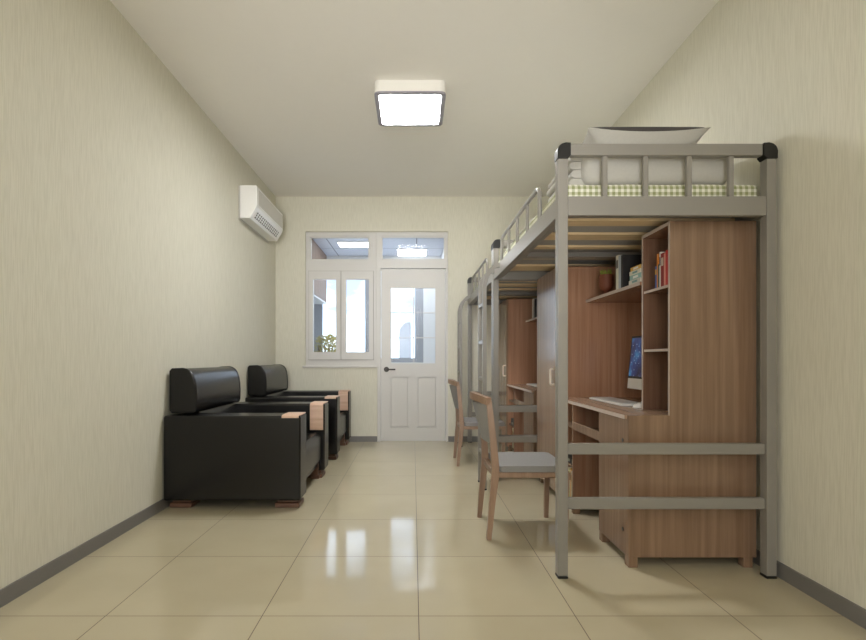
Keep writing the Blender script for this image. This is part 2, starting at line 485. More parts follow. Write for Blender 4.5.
cb = thing('wall_cabinet', (-1.5, 7.3, 1.85), 'brown wooden wall cabinet hung high on the left balcony wall', 'cabinet')
mk('carcass', box(B(), bx0+.002, -1.345, 6.62, 7.98, 1.87, BZ-.004, .003, 1), M['balcony_wood'], cb)
for y0, y1 in ((6.625, 7.298), (7.302, 7.975)):
    mk('door', box(B(), -1.344, -1.325, y0, y1, 1.875, BZ-.01, .002, 1), M['balcony_wood'], cb)
mk('bottom_trim', box(B(), bx0+.002, -1.322, 6.62, 7.98, 1.846, 1.8695, .003, 1), M['white'], cb)

pl = thing('potted_shrub', (-1.27, 7.62, 0), 'olive green shrub in a pot on the balcony, behind the left window sash', 'plant')
b = B(); lathe(b, [(.11, 0), (.15, .3), (.165, .34), (.145, .34), (.14, .3)], -1.27, 7.62, 20); mk('pot', b, M['potgrey'], pl)
b = B()
for k in range(9):
    a = random.uniform(0, 2*PI); r = random.uniform(.03, .15)
    sweep(b, [(-1.27, 7.62, .3), (-1.27+.4*r*math.cos(a), 7.62+.4*r*math.sin(a), .75), (-1.27+r*math.cos(a), 7.62+r*math.sin(a), 1.2)], circ(.006, 6), up=(1, .1, 0))
mk('stem', b, M['footwood'], pl)
b = B()
for k in range(2000):
    z = random.uniform(.55, 1.34); rr = .21*math.sqrt(max(.05, 1-((z-.95)/.42)**2))
    a = random.uniform(0, 2*PI); r = rr*math.sqrt(random.random())
    c = Vector((-1.27+r*math.cos(a), 7.62+r*math.sin(a), z))
    d = Vector((math.cos(a), math.sin(a), random.uniform(.2, 1.2))).normalized(); s = d.cross(Vector((random.random(), random.random(), 1))).normalized()
    L_, W_ = random.uniform(.035, .07), random.uniform(.008, .014)
    vs = [bm_v for bm_v in (b.verts.new(c), b.verts.new(c+d*L_*.5+s*W_), b.verts.new(c+d*L_), b.verts.new(c+d*L_*.5-s*W_))]
    b.faces.new(vs)
mk('foliage', b, M['leaf'], pl, smooth=False)

bt = thing('tower_building', (-10.5, 600, -40), 'distant blue grey tower block with a rounded corner, seen through the door glass', 'building')
b = B(); pr = [(-16, 0), (-2, 0), (-2, 84)]
pr += [(-7.5-4.5*math.sin(t*PI/2/6)+(-3)*(1-math.cos(t*PI/2/6)), 84-7*(1-math.cos(t*PI/2/6))) for t in range(7)]
pr += [(-16, 74)]
prism(b, [(x, z-40) for x, z in pr], 'y', 600, 622)
mk('facade', b, M['tower'], bt, smooth=False)
mk('side_wing', box(B(), -26, -18, 606, 622, -40, -8), M['tower'], bt, smooth=False)

# ------------------------------------------------------------------ ceiling lamp
cl = thing('ceiling_lamp', (-.021, 3.94, H), 'square white ceiling lamp with a glowing diffuser', 'lamp')
def rrect(x0, x1, y0, y1, r, n=6):
    o = []
    for cx, cy, a in ((x1-r, y1-r, 0), (x0+r, y1-r, PI/2), (x0+r, y0+r, PI), (x1-r, y0+r, 1.5*PI)):
        o += [(cx+r*math.cos(a+PI/2*k/n), cy+r*math.sin(a+PI/2*k/n)) for k in range(n+1)]
    return o
lx0, lx1, ly0, ly1 = -.275, .234, 3.673, 4.205
b = B(); prism(b, rrect(lx0, lx1, ly0, ly1, .045), 'z', H-.0845, H-.001); mk('body', b, M['lampbody'], cl)
b = B()
o_ = rrect(lx0-.001, lx1+.001, ly0-.001, ly1+.001, .046); i_ = rrect(lx0+.030, lx1-.030, ly0+.030, ly1-.030, .028)
zt, zb = H-.0805, H-.091
vo = [[b.verts.new((x, y, z)) for x, y in p] for p, z in ((o_, zt), (o_, zb), (i_, zb), (i_, zt))]
n = len(o_)
for k in range(4):
    A_, B_ = vo[k], vo[(k+1) % 4]
    for i in range(n): b.faces.new((A_[i], A_[(i+1) % n], B_[(i+1) % n], B_[i]))
mk('rim', b, M['lamprim'], cl)
b = B(); prism(b, rrect(lx0+.0305, lx1-.0305, ly0+.0305, ly1-.0305, .027), 'z', H-.0895, H-.085); mk('diffuser', b, M['diffuser'], cl)

# ------------------------------------------------------------------ air conditioner
ac = thing('air_conditioner', (XL, 5.47, 2.35), 'white split air conditioner mounted high on the left wall', 'air conditioner')
ax = XL
A0, A1 = 4.975, 5.965
prof = [(ax+.012, 2.352), (ax+.108, 2.352), (ax+.17, 2.455), (ax+.176, 2.475), (ax+.176, 2.655), (ax+.165, 2.668), (ax+.012, 2.668)]
b = B(); prism(b, prof, 'y', A0, A1, .008, 3); mk('housing', b, M['white_metal'], ac)
mk('wall_plate', box(B(), ax+.001, ax+.0115, A0-.012, A1+.012, 2.335, 2.66, .003, 1), M['acpanel'], ac)
mk('front_panel', box(B(), ax+.1765, ax+.181, A0+.05, A1-.03, 2.49, 2.635, .002, 1), M['acpanel'], ac)
# louvre on the chamfer
d = Vector((.062, 0, .103)).normalized(); nn = Vector((.103, 0, -.062)).normalized()
c0 = Vector((ax+.139, 0, 2.4035))
def cham(bm, u0, u1, y0, y1, h0, h1):
    vs = []
    for h in (h0, h1):
        for u, y in ((u0, y0), (u1, y0), (u1, y1), (u0, y1)):
            p = c0+d*u+nn*h; vs.append(bm.verts.new((p.x, y, p.z)))
    for f in ((0, 1, 2, 3), (4, 7, 6, 5), (0, 4, 5, 1), (1, 5, 6, 2), (2, 6, 7, 3), (3, 7, 4, 0)):
        bm.faces.new([vs[i] for i in f])
    return bm
vent = mk('air_outlet', cham(B(), -.030, .032, A0+.06, A1-.1, .0005, .003), M['acdark'], ac, smooth=False)
b = B()
for k in range(15):
    y = A0+.062+k*(A1-A0-.164)/14
    cham(b, -.028, .030, y-.008, y+.008, .003, .008)
for u in (-.011, .011): cham(b, u-.003, u+.003, A0+.062, A1-.102, .0082, .010)
mk('louvre', b, M['white_metal'], vent, smooth=False)

# ------------------------------------------------------------------ armchairs
def make_armchair():
    Y0, Y1 = 3.44, 4.59; xb, xf = -1.655, -.745; aw = .205
    r = thing('armchair', (-1.2, 4.045, 0), 'black leather armchair nearest the camera, on the left wall', 'armchair', 'black leather armchairs')
    le = M['leather']
    for k, (y0, y1) in enumerate(((Y0, Y0+aw), (Y1-aw, Y1))):
        b = B(); box(b, xb, xf, y0, y1, .062, .626, .016, 4); arm = mk('arm', b, le, r)
        inner = 1 if k == 0 else -1
        # wooden pad hugging the arm's top and inner side
        b = B(); t = .007; yi = y1 if k == 0 else y0; yo = y0 if k == 0 else y1
        p = [(yo-inner*.007, .612), (yo-inner*.007, .623), (yo+inner*.012, .632), (yi-inner*.014, .632), (yi+inner*.008, .617), (yi+inner*.008, .405),
             (yi+inner*.0005, .41), (yi+inner*.0005, .614), (yi-inner*.018, .6265), (yo+inner*.018, .6265), (yo-inner*.0005, .622), (yo-inner*.0005, .612)]
        prism(b, p, 'x', -.868, -.757)
        # front wrap
        prism(b, [(yo+inner*.02, .6265), (yo+inner*.02, .632), (yi-inner*.02, .632), (yi-inner*.02, .6265)], 'x', -.757, -.7475)
        mk('arm_pad', b, M['padwood'], r)
        # seam piping line near the front of the outer side
    b = B(); prism(b, [(-1.42, .15), (-.785, .145), (-.773, .17), (-.773, .355), (-.80, .388), (-1.42, .365)], 'y', Y0+aw+.002, Y1-aw-.002, .012, 3)
    mk('seat', b, le, r)
    b = B(); prism(b, [(xb, .062), (-1.43, .062), (-1.43, .36), (-1.47, .5), (-1.5, .632), (xb, .632)], 'y', Y0+aw+.002, Y1-aw-.002, .01, 2)
    mk('back', b, le, r)
    b = B(); pr = [(-1.648, .655), (-1.648, .92), (-1.635, .935), (-1.56, .938), (-1.535, .932), (-1.512, .918), (-1.493, .893), (-1.479, .855),
          (-1.470, .80), (-1.467, .74), (-1.469, .67), (-1.475, .648), (-1.488, .639), (-1.635, .638)]
    prism(b, pr, 'y', 3.522, 4.42, .008, 2)
    mk('headrest', b, le, r)
    for k, (y, s) in enumerate(((3.522, 1), (4.42, -1))):
        b = B(); sweep(b, [(x, y+s*.006, z) for x, z in pr+[pr[0]]], circ(.0045, 6), up=(0, 1, 0), caps=False)
        mk('headrest_piping', b, le, r)
    for x0, x1 in ((-1.64, -1.49), (-.93, -.765)):
        for k in (0, 1):
            y0, y1 = (Y0+.06, Y0+aw+.0) if k == 0 else (Y1-aw, Y1-.06)
            b = B(); box(b, x0+.015, x1-.012, y0+.012, y1-.01, .034, .0615, .004, 1); box(b, x0, x1, y0, y1, 0, .033, .005, 1)
            if x0 > -1:
                yy = (y1+.004, y1+.04) if k == 0 else (y0-.04, y0-.004)
                box(b, x1-.085, x1-.03, yy[0], yy[1], .0331, .14, .003, 1); box(b, x1-.09, x1-.02, min(yy[0], y1), max(yy[1], y0), .0, .033, .003, 1)
            mk('foot', b, M['footwood'], r)
    b = B(); box(b, -1.45, -.80, Y0+aw+.004, Y1-aw-.004, .10, .142, .004, 1); mk('seat_base', b, le, r)
    return r
a1 = make_armchair()
a2 = copy_tree(a1); a2.location.y += 1.675
a2['label'] = 'black leather armchair standing in the far corner below the window'

# ------------------------------------------------------------------ wooden chairs
def make_chair():
    r = thing('dining_chair', (.64, 3.09, 0), 'wooden chair with grey seat tucked under the nearer loft bed', 'chair', 'wooden desk chairs')
    w = M['chairwood']; Yn, Yf = 2.885, 3.295
    for y in (Yn, Yf):
        pts = [(.420, y, 0), (.438, y, .2), (.454, y, .34), (.456, y, .40), (.447, y, .52), (.432, y, .66), (.420, y, .768)]
        sc = [(1, .026), (1, .033), (1, .041), (1, .041), (1, .036), (1, .032), (1, .029)]
        b = B(); sweep(b, pts, rect(.028, 1), up=(-1, 0, 0), scales=sc); mk('leg', b, w, r)
        b = B(); sweep(b, [(.842, y, 0), (.846, y, .2), (.848, y, .372)], rect(.028, 1), up=(-1, 0, 0), scales=[(1, .025), (1, .030), (1, .036)])
        mk('leg', b, w, r)
        b = B(); box(b, .476, .829, y-.011, y+.011, .345, .374, .002, 1); mk('side_rail', b, w, r)
    b = B(); box(b, .445, .468, Yn+.015, Yf-.015, .338, .374, .002, 1); mk('rear_rail', b, w, r)
    b = B(); box(b, .838, .858, Yn+.015, Yf-.015, .345, .374, .002, 1); mk('front_rail', b, w, r)
    # seat cushion
    b = B(); prism(b, rrect(.478, .857, Yn-.014, Yf+.016, .018), 'z', .376, .410, .006, 3); mk('seat', b, M['greyfab'], r)
    # curved top rail
    n = 14; pts = []
    for k in range(n+1):
        t = k/n; s = math.sin(PI*t); pts.append((.417-.062*s, Yn-.018+(Yf-Yn+.036)*t, (.768+.020*s)))
    b = B(); sweep(b, pts, rect(.030, .040)); 
    bmesh.ops.recalc_face_normals(b, faces=b.faces[:])
    mk('top_rail', b, w, r)
    # curved upholstered back pad
    b = B(); nz, ny = 8, 12; F, K = [], []
    for i in range(nz+1):
        z = .530+(.749-.530)*i/nz; xp = .456+(.418-.456)*(z-.40)/.385
        bow = .022+.034*(i/nz); rf, rk = [], []
        for j in range(ny+1):
            t = j/ny; s = math.sin(PI*t); y = Yn+.016+(Yf-Yn-.032)*t
            rf.append(b.verts.new((xp-bow*s+.010, y, z))); rk.append(b.verts.new((xp-bow*s-.012, y, z)))
        F.append(rf); K.append(rk)
    for i in range(nz):
        for j in range(ny):
            b.faces.new((F[i][j], F[i+1][j], F[i+1][j+1], F[i][j+1])); b.faces.new((K[i][j], K[i][j+1], K[i+1][j+1], K[i+1][j]))
    for i in range(nz):
        for j in (0, ny): b.faces.new((F[i][j], K[i][j], K[i+1][j], F[i+1][j]))
    for j in range(ny):
        for i in (0, nz): b.faces.new((F[i][j], F[i][j+1], K[i][j+1], K[i][j]))
    mk('backrest', b, M['greyfab'], r)
    return r
ch1 = make_chair()
ch2 = copy_tree(ch1); ch2.location.y += 1.98
ch2['label'] = 'wooden chair with grey seat at the farther loft bed, near the white door'

# ------------------------------------------------------------------ loft beds
BL = 1.958
def make_bed():
    X0, X1, Y0 = .660, 1.656, 2.365; Y1 = Y0+BL; pw, pd = .046, .05
    r = thing('loft_bed', ((X0+X1)/2, Y0+BL/2, 0), 'nearer grey metal loft bed, carrying a quilt and pillow above the desk', 'bed', 'grey metal loft beds')
    g = M['metal']
    for x0 in (X0, X1-pw):
        for y0 in (Y0, Y1-pd):
            b = B(); box(b, x0, x0+pw, y0, y0+pd, .012, 1.914, .004, 2); p = mk('post', b, g, r)
            b = B(); box(b, x0-.001, x0+pw+.001, y0-.001, y0+pd+.001, 0, .0118, .003, 1); mk('foot_cap', b, M['black'], p)
            b = B(); left = x0 < 1; ra = .038
            xo, xi = (x0-.003, x0+pw+.012) if left else (x0+pw+.003, x0-.012)
            sg = 1 if left else -1
            pr = [(xi, 1.986), (xo+sg*ra, 1.986)]
            pr += [(xo+sg*ra-sg*ra*math.sin(t*PI/12), 1.986-ra+ra*math.cos(t*PI/12)) for t in range(1, 7)]
            pr += [(xo, 1.9145), (x0+pw if left else x0, 1.9145), (xi, 1.928)]
            prism(b, pr, 'y', y0-.003, y0+pd+.003, .003, 2); mk('post_cap', b, M['black'], r)
    for y0, sg in ((Y0, 1), (Y1-pd, -1)):
        yy = y0+.006
        b = B(); box(b, X0+pw+.0125, X1-pw-.0125, yy, yy+.038, 1.930, 1.985, .006, 2); mk('top_rail', b, g, r)
        b = B(); box(b, X0+pw+.0005, X1-pw-.0005, y0+.002, y0+.036, 1.655, 1.743, .004, 2)
        mk('end_beam', b, g, r)
        for x in (.879, 1.066, 1.265, 1.457):
            b = B(); box(b, x-.0115, x+.0115, yy+.006, yy+.029, 1.7432, 1.9298, .003, 1); mk('spindle', b, g, r)
        for z0, z1 in ((.564, .615), (.314, .366)):
            b = B(); box(b, X0+pw+.0005, X1-pw-.0005, y0+.010, y0+.036, z0, z1, .005, 2); mk('crossbar', b, g, r)
    ya, yb = Y0+pd+.0005, Y1-pd-.0005
    for x0, sg in ((X0+.002, 1), (X1-.032, -1)):
        b = B(); box(b, x0, x0+.030, ya, yb, 1.655 if sg > 0 else 1.668, 1.743, .004, 2)
        if sg > 0: box(b, x0+.030, x0+.055, ya+.03, yb-.03, 1.655, 1.664)
        mk('side_beam', b, g, r)
    b = B(); box(b, X0+.0325, X1-.0325, Y0+1.025, Y0+1.05, 1.668, 1.698); box(b, X0+.0325, X1-.0325, Y0+1.0, Y0+1.075, 1.6645, 1.668)
    mk('middle_beam', b, g, r)
    for yc, wy in ((.31, .055), (.615, .07), (.905, .035), (1.215, .055), (1.63, .11)):
        b = B(); box(b, X0+.033, X1-.033, Y0+yc-wy, Y0+yc+wy, 1.6985, 1.712, .002, 1); mk('slat', b, M['slat'], r)
    # side guard rail
    xg = X0+.017; z0 = 1.7435; zt = 1.925; g0, g1 = Y0+.415, Y0+1.60
    b = B(); sweep(b, fillet([(xg, g0, z0), (xg, g0, zt), (xg, g1, zt), (xg, g1, z0)], .07, 8), circ(.0122, 12), up=(1, 0, 0)); gr = mk('guard_rail', b, g, r)
    for k in (1, 2, 3):
        y = g0+(g1-g0)*k/4
        b = B(); sweep(b, [(xg, y, z0), (xg, y, zt-.013)], circ(.0105, 10), up=(1, 0, 0)); mk('baluster', b, g, gr)
    # ladder
    xl = X0-.113; l0, l1 = Y0+1.62, Y0+1.885
    lad = None
    for y in (l0, l1):
        b = B(); sweep(b, [(xl, y, .0125), (xl, y, 1.0)]+[(xl+(X0+.0015-xl)*(1-math.cos(t*PI/20)), y, 1.535+.185*math.sin(t*PI/20)) for t in range(11)], rect(.030, .030), up=(0, 1, 0))
        lad = mk('ladder_rail', b, g, r)
        b = B(); box(b, xl-.016, xl+.016, y-.018, y+.018, 0, .0123, .002, 1); mk('foot_cap', b, M['black'], lad)
    for z in (.265, .555, .845, 1.135, 1.428):
        b = B(); box(b, xl-.012, xl+.012, l0+.0135, l1-.0135, z-.014, z+.014, .004, 2); mk('rung', b, g, r)
    return r
bed1 = make_bed()
bed2 = copy_tree(bed1); bed2.location.y += BL+.008
bed2['label'] = 'farther grey metal loft bed, standing against the back wall'

def mattress_mesh(Y0):
    b = B(); box(b, .696, 1.619, Y0+.065, Y0+BL-.065, 1.7135, 1.822, .022, 4)
    bmesh.ops.subdivide_edges(b, edges=[e for e in b.edges if e.calc_length() > .3], cuts=14, use_grid_fill=True)
    for v in b.verts:
        if v.co.z > 1.75: v.co.z += .004*math.sin(v.co.x*19+1)*math.sin(v.co.y*13)
    bmesh.ops.recalc_face_normals(b, faces=b.faces[:])
    for f in b.faces:
        if f.normal.z < -.7: f.material_index = 1
    return b
for i, (lab) in enumerate(('mattress in green gingham cover on the nearer loft bed', 'mattress in green gingham cover on the farther loft bed')):
    o = mk('mattress', mattress_mesh(2.365+i*(BL+.008)), [M['gingham'], M['underfab']], uv=True, origin=(1.16, 3.345+i*(BL+.008), 1.7135))
    tag(o, lab, 'mattress', 'gingham mattresses')

def duvet(Y0, Y1):
    b = B(); nx, ny = 24, 40; top, bot = [], []
    for i in range(nx+1):
        rt, rb = [], []
        for j in range(ny+1):
            u, v = i/nx, j/ny
            x = .702+.88*u; y = Y0+(Y1-Y0)*v
            e = min(1, min(u, 1-u)*9, min(v, 1-v)*12); e = math.sin(e*PI/2)
            wv = .5+.5*math.sin(v*38)*math.cos(u*5)
            zt = 1.828+.045*e*(.6+.5*wv)+.006*wv
            rt.append(b.verts.new((x+.006*math.sin(v*38), y, zt))); rb.append(b.verts.new((x+.006*math.sin(v*38), y, 1.8272)))
        top.append(rt); bot.append(rb)
    for i in range(nx):
        for j in range(ny):
            b.faces.new((top[i][j], top[i+1][j], top[i+1][j+1], top[i][j+1])); b.faces.new((bot[i][j], bot[i][j+1], bot[i+1][j+1], bot[i+1][j]))
    for i in range(nx):
        for j in (0, ny): b.faces.new((top[i][j], top[i+1][j], bot[i+1][j], bot[i][j]))
    for j in range(ny):
        for i in (0, nx): b.faces.new((top[i][j], top[i][j+1], bot[i][j+1], bot[i][j]))
    return b
for i, lab in enumerate(('pale quilt spread over the nearer loft bed behind its side guard', 'pale quilt spread over the farther loft bed behind its side guard')):
    y = 2.365+i*(BL+.008)
    tag(mk('bed_quilt', duvet(y+.72, y+1.86), M['quiltfab'], origin=(1.16, y+1.3, 1.82)), lab, 'quilt', 'spread quilts')

# folded quilt behind the end rail
fq = thing('folded_quilt', (1.15, 2.72, 1.828), 'thick white folded quilt behind the front rail, under the pillow', 'quilt')
b = B(); box(b, .808, 1.512, 2.455, 2.95, 1.828, 1.992, .05, 6); mk('fold', b, M['whitefab'], fq)
b = B()
for k in range(4):
    z = 1.830+k*.0405
    prism(b, [(.752+.008*(k % 2)+.019*(1-math.sin(t*PI/8)), z+.0205-.0185*math.cos(t*PI/8)) for t in range(0, 9)] [::1] + [(.86, z+.039), (.86, z+.002)], 'y', 2.50, 2.93)
mk('folded_layer', b, M['whitefab'], fq)

# pillow with pinched corners, darker upper face
def pillow():
    b = B(); n = 22; cx, cy, cz = 1.158, 2.74, 2.122; hx, hy = .30, .20
    T, Bm = [], []
    for i in range(n+1):
        rt, rb = [], []
        for j in range(n+1):
            u, v = 2*i/n-1, 2*j/n-1
            pin = 1-.10*(1-abs(u)**2.2)*0 
            x = cx+hx*u*(1-.07*(1-v*v)); y = cy+hy*v*(1-.10*(1-u*u))
            h = max(0, (1-u*u))**.45*max(0, (1-v*v))**.45
            seam = .012*(u*u)*(v*v)
            # the underside is squashed on the quilt
            rt.append(b.verts.new((x, y, cz+seam+.062*h)))
            edge = (i in (0, n) or j in (0, n))
            rb.append(rt[-1] if edge else b.verts.new((x-.02*u*h, y, max(1.9965, cz+seam-.150*h))))
        T.append(rt); Bm.append(rb)
    for i in range(n):
        for j in range(n):
            f = b.faces.new((T[i][j], T[i+1][j], T[i+1][j+1], T[i][j+1])); f.material_index = 1
            q = [Bm[i][j], Bm[i][j+1], Bm[i+1][j+1], Bm[i+1][j]]
            try: b.faces.new(q)
            except ValueError: pass
    return b
tag(mk('pillow', pillow(), [M['whitefab'], M['darkfab']], origin=(1.16, 2.76, 1.99)), 'white pillow with dark grey upper face lying on the folded quilt', 'pillow')

# ------------------------------------------------------------------ desks and wardrobes
XFr, XBk = 1.033, 1.646
PITCH = BL+.008
def make_desk():
    r = thing('study_desk', (1.34, 3.08, 0), 'brown wooden desk with book tower and drawer, below the nearer loft bed', 'desk', 'wooden study desks')
    W, E = M['wood'], M['edge']
    D = .7305                                                    # desktop height
    b = B(); prism(b, [(XFr, .05), (XBk, .05), (XBk, 1.664), (1.231, 1.664), (1.231, D), (XFr, D)], 'y', 2.492, 2.510, .001, 1)
    mk('side_panel', b, [W, E], r, edge='upper')
    b = B(); box(b, 1.2315, XBk-.001, 2.5102, 2.7998, 1.646, 1.6635); mk('top_board', b, [M['wood_red'], E], r, edge=True, smooth=False)
    b = B(); box(b, 1.231, XBk-.001, 2.782, 2.7998, D+.0005, 1.6455); mk('tower_side', b, [M['wood_shaded'], E], r, edge=True, smooth=False)
    for z in (1.345, 1.035):
        b = B(); box(b, 1.235, XBk-.016, 2.5102, 2.7815, z+.004, z+.017); mk('shelf', b, [M['wood_red'], E], r, edge=True, smooth=False)
    b = B(); box(b, XBk-.015, XBk-.002, 2.5105, 3.677, .10, 1.640); mk('back_panel', b, M['wood_red'], r, smooth=False)
    b = B(); box(b, 1.222, XBk-.016, 2.8003, 3.678, 1.400, 1.419); mk('wall_shelf', b, [M['wood_red'], E], r, edge=True, smooth=False)
    b = B(); box(b, XFr-.012, XBk-.016, 2.5104, 3.678, D-.019, D); mk('desktop', b, [M['wood_h'], E], r, edge=True, smooth=False)
    # pedestal
    b = B(); box(b, XFr+.019, XBk-.016, 2.871, 2.889, .05, D-.0195); mk('pedestal_side', b, W, r, smooth=False)
    b = B(); box(b, XFr+.019, XBk-.016, 2.5102, 2.8708, .05, .068); mk('pedestal_floor', b, W, r, smooth=False)
    b = B(); box(b, XFr, XFr+.018, 2.5106, 2.889, .0505, D-.0198, .001, 1); dr = mk('pedestal_door', b, W, r)
    for z in (.602, .165):
        b = B(); prism(b, [(2.56+.0095*math.cos(2*PI*i/12), z+.0095*math.sin(2*PI*i/12)) for i in range(12)], 'x', XFr-.0022, XFr-.0002); mk('screw_cap', b, M['black'], dr)
    # keyboard drawer under the top
    b = B(); box(b, XFr, XFr+.016, 2.892, 3.360, .547, .597, .001, 1); box(b, XFr+.0165, 1.42, 2.894, 3.358, .549, .559)
    mk('keyboard_drawer', b, W, r)
    # open bookcase at the far end
    b = B(); box(b, XFr+.002, XBk-.016, 3.364, 3.381, .03, D-.0195); mk('bookcase_side', b, [M['wood_red'], M['wood_h']], r, edge=True, smooth=False)
    for z in (.055, .292, .55):
        b = B(); box(b, XFr+.01, XBk-.02, 3.3815, 3.677, z, z+.016); mk('bookcase_shelf', b, W, r, smooth=False)
    for x0, y0 in ((XFr+.001, 2.494), (XBk-.06, 2.494), (XFr+.001, 2.842), (XBk-.06, 2.842)):
        b = B(); box(b, x0, x0+.045, y0, y0+.045, 0, .0495, .002, 1); mk('foot', b, W, r)
    b = B(); box(b, XFr+.003, XFr+.048, 3.364, 3.40, 0, .0295, .002, 1); mk('foot', b, W, r)
    b = B(); box(b, XBk-.07, XBk-.02, 3.364, 3.40, 0, .0295, .002, 1); mk('foot', b, W, r)
    return r
def make_wardrobe():
    r = thing('wardrobe', (1.34, 3.98, 0), 'tall brown wooden wardrobe at the far end of the nearer desk', 'wardrobe', 'wooden wardrobes')
    b = B(); box(b, XFr+.0005, XBk, 3.680, 4.262, .05, 1.656, .001, 1); mk('carcass', b, M['wood_lit'], r)
    b = B(); box(b, XFr-.018, XFr-.0003, 3.683, 4.259, .053, 1.653, .002, 1); dr = mk('door', b, M['wood_gloss'], r)
    xh, yh = XFr-.018, 3.738
    b = B(); sweep(b, fillet([(xh, yh, .818), (xh-.028, yh, .818), (xh-.028, yh, .932), (xh, yh, .932)], .018, 6), circ(.007, 10), up=(0, 1, 0)); mk('handle', b, M['handle'], dr)
    for z in (1.53, .985):
        b = B(); prism(b, [(4.18+.006*math.cos(2*PI*i/12), z+.006*math.sin(2*PI*i/12)) for i in range(12)], 'x', xh-.002, xh-.0002); mk('screw_cap', b, M['black'], dr)
    for x0 in (XFr+.002, XBk-.05):
        for y0 in (3.684, 4.215):
            b = B(); box(b, x0, x0+.045, y0, y0+.045, 0, .0495, .002, 1); mk('foot', b, M['wood'], r)
    return r
dk = make_desk(); d2 = copy_tree(dk); d2.location.y += PITCH
d2['label'] = 'brown wooden desk below the farther loft bed, mostly hidden by a wardrobe'
wd = make_wardrobe(); w_ = copy_tree(wd); w_.location.y += PITCH
w_['label'] = 'tall brown wooden wardrobe standing against the back wall under the farther bed'

# ------------------------------------------------------------------ computer
D = .7305
mo = thing('computer_monitor', (1.45, 3.12, D), 'slim computer monitor with a blue starry screen on the desk', 'monitor')
def slab(bm, y0, y1, s0, s1, h0, h1):
    """box on the tilted monitor plane: y along the desk, s up the face, h out of it"""
    o = Vector((1.386, 0, .814)); u = Vector((.10, 0, 1)).normalized(); nn = Vector((1, 0, -.10)).normalized()
    vs = []
    for h in (h0, h1):
        for y, s in ((y0, s0), (y1, s0), (y1, s1), (y0, s1)):
            p = o+u*s+nn*h; vs.append(bm.verts.new((p.x, y, p.z)))
    for f in ((0, 1, 2, 3), (4, 7, 6, 5), (0, 4, 5, 1), (1, 5, 6, 2), (2, 6, 7, 3), (3, 7, 4, 0)): bm.faces.new([vs[i] for i in f])
    return bm
m0, m1 = 2.845, 3.365
mk('housing', slab(B(), m0, m1, 0, .335, .0, .02), M['white_metal'], mo, smooth=False)
bz = mk('bezel', slab(B(), m0, m1, .066, .335, -.0025, -.0003), M['black'], mo, smooth=False)
mk('screen', slab(B(), m0+.013, m1-.013, .079, .322, -.0036, -.0027), M['screen'], bz, smooth=False)
b = B(); sweep(b, fillet([(1.414, 3.105, .89), (1.47, 3.105, .88), (1.49, 3.105, D+.012), (1.40, 3.105, D+.006)], .04, 6), rect(.011, .17), up=(0, 1, 0)); 
box(b, 1.36, 1.55, 3.02, 3.19, D+.0005, D+.007, .002, 1); mk('stand', b, M['white_metal'], mo)

def make_keyboard():
    k = thing('keyboard', (1.27, 3.24, D), 'white computer keyboard lying on the nearer desk', 'keyboard', 'white keyboards')
    b = B(); box(b, 1.195, 1.345, 2.985, 3.53, D+.0005, D+.012, .004, 2); mk('base', b, M['white_metal'], k)
    b = B()
    for i in range(5):
        for j in range(20): box(b, 1.204+i*.027, 1.228+i*.027, 2.996+j*.0263, 3.019+j*.0263, D+.0122, D+.0155)
    mk('keys', b, M['white'], k, smooth=False)
    return k
kb = make_keyboard(); k2 = copy_tree(kb); k2.location.y += PITCH
k2['label'] = 'white computer keyboard on the farther desk, partly hidden by the wardrobe'
ms = thing('computer_mouse', (1.270, 2.895, D), 'small white computer mouse beside the keyboard', 'mouse')
b = B(); bmesh.ops.create_uvsphere(b, u_segments=20, v_segments=12, radius=1)
for v in b.verts:
    v.co = Vector((1.270+.046*v.co.x, 2.895+.028*v.co.y, D+.001+max(0, v.co.z)*.027*(1-.15*v.co.x)))
bmesh.ops.remove_doubles(b, verts=b.verts[:], dist=.0003)
mk('shell', b, M['white_metal'], ms)
b = B(); lathe(b, [(.0001, D+.025), (.0035, D+.025), (.0035, D+.0288), (.0001, D+.0288)], 1.246, 2.895, 10); mk('scroll_wheel', b, M['greyfab'], ms)

# ------------------------------------------------------------------ books
_bm = {}
def bookmat(rgb):
    if rgb not in _bm: _bm[rgb] = plain('book_cover_%d_%d_%d' % rgb, srgb(*rgb), .5, noise=.03)
    return _bm[rgb]
def book(x, y0, z0, th, h, dep, rgb, label, group, flat=False, band=None, name='book'):
    """spine faces -X; upright: thickness along Y; flat: thickness along Z and height along Y"""
    sy, sz = (h, th) if flat else (th, h)
    c = .0016
    b = B()
    if flat:
        box(b, x, x+dep, y0, y0+sy, z0, z0+c); box(b, x, x+dep, y0, y0+sy, z0+sz-c, z0+sz); box(b, x, x+c, y0, y0+sy, z0+c, z0+sz-c)
    else:
        box(b, x, x+dep, y0, y0+c, z0, z0+sz); box(b, x, x+dep, y0+sy-c, y0+sy, z0, z0+sz); box(b, x, x+c, y0+c, y0+sy-c, z0, z0+sz)
    o = mk(name, b, bookmat(rgb), origin=(x, y0, z0), smooth=False)
    tag(o, label, 'book', group)
    b = B()
    if flat: box(b, x+c+.0002, x+dep-.003, y0+.003, y0+sy-.003, z0+c+.0001, z0+sz-c-.0001)
    else: box(b, x+c+.0002, x+dep-.003, y0+c+.0001, y0+sy-c-.0001, z0+.003, z0+sz-.003)
    mk('pages', b, M['paper'], o, smooth=False)
    if band:
        b = B()
        if flat: box(b, x-.0006, x-.0001, y0+sy*.25, y0+sy*.7, z0+sz*.25, z0+sz*.75)
        else: box(b, x-.0006, x-.0001, y0+sy*.15, y0+sy*.85, z0+sz*.62, z0+sz*.86)
        mk('spine_label', b, bookmat(band), o, smooth=False)
    return o
z = 1.3622; y = 2.5125
G = 'books in the tower compartment'
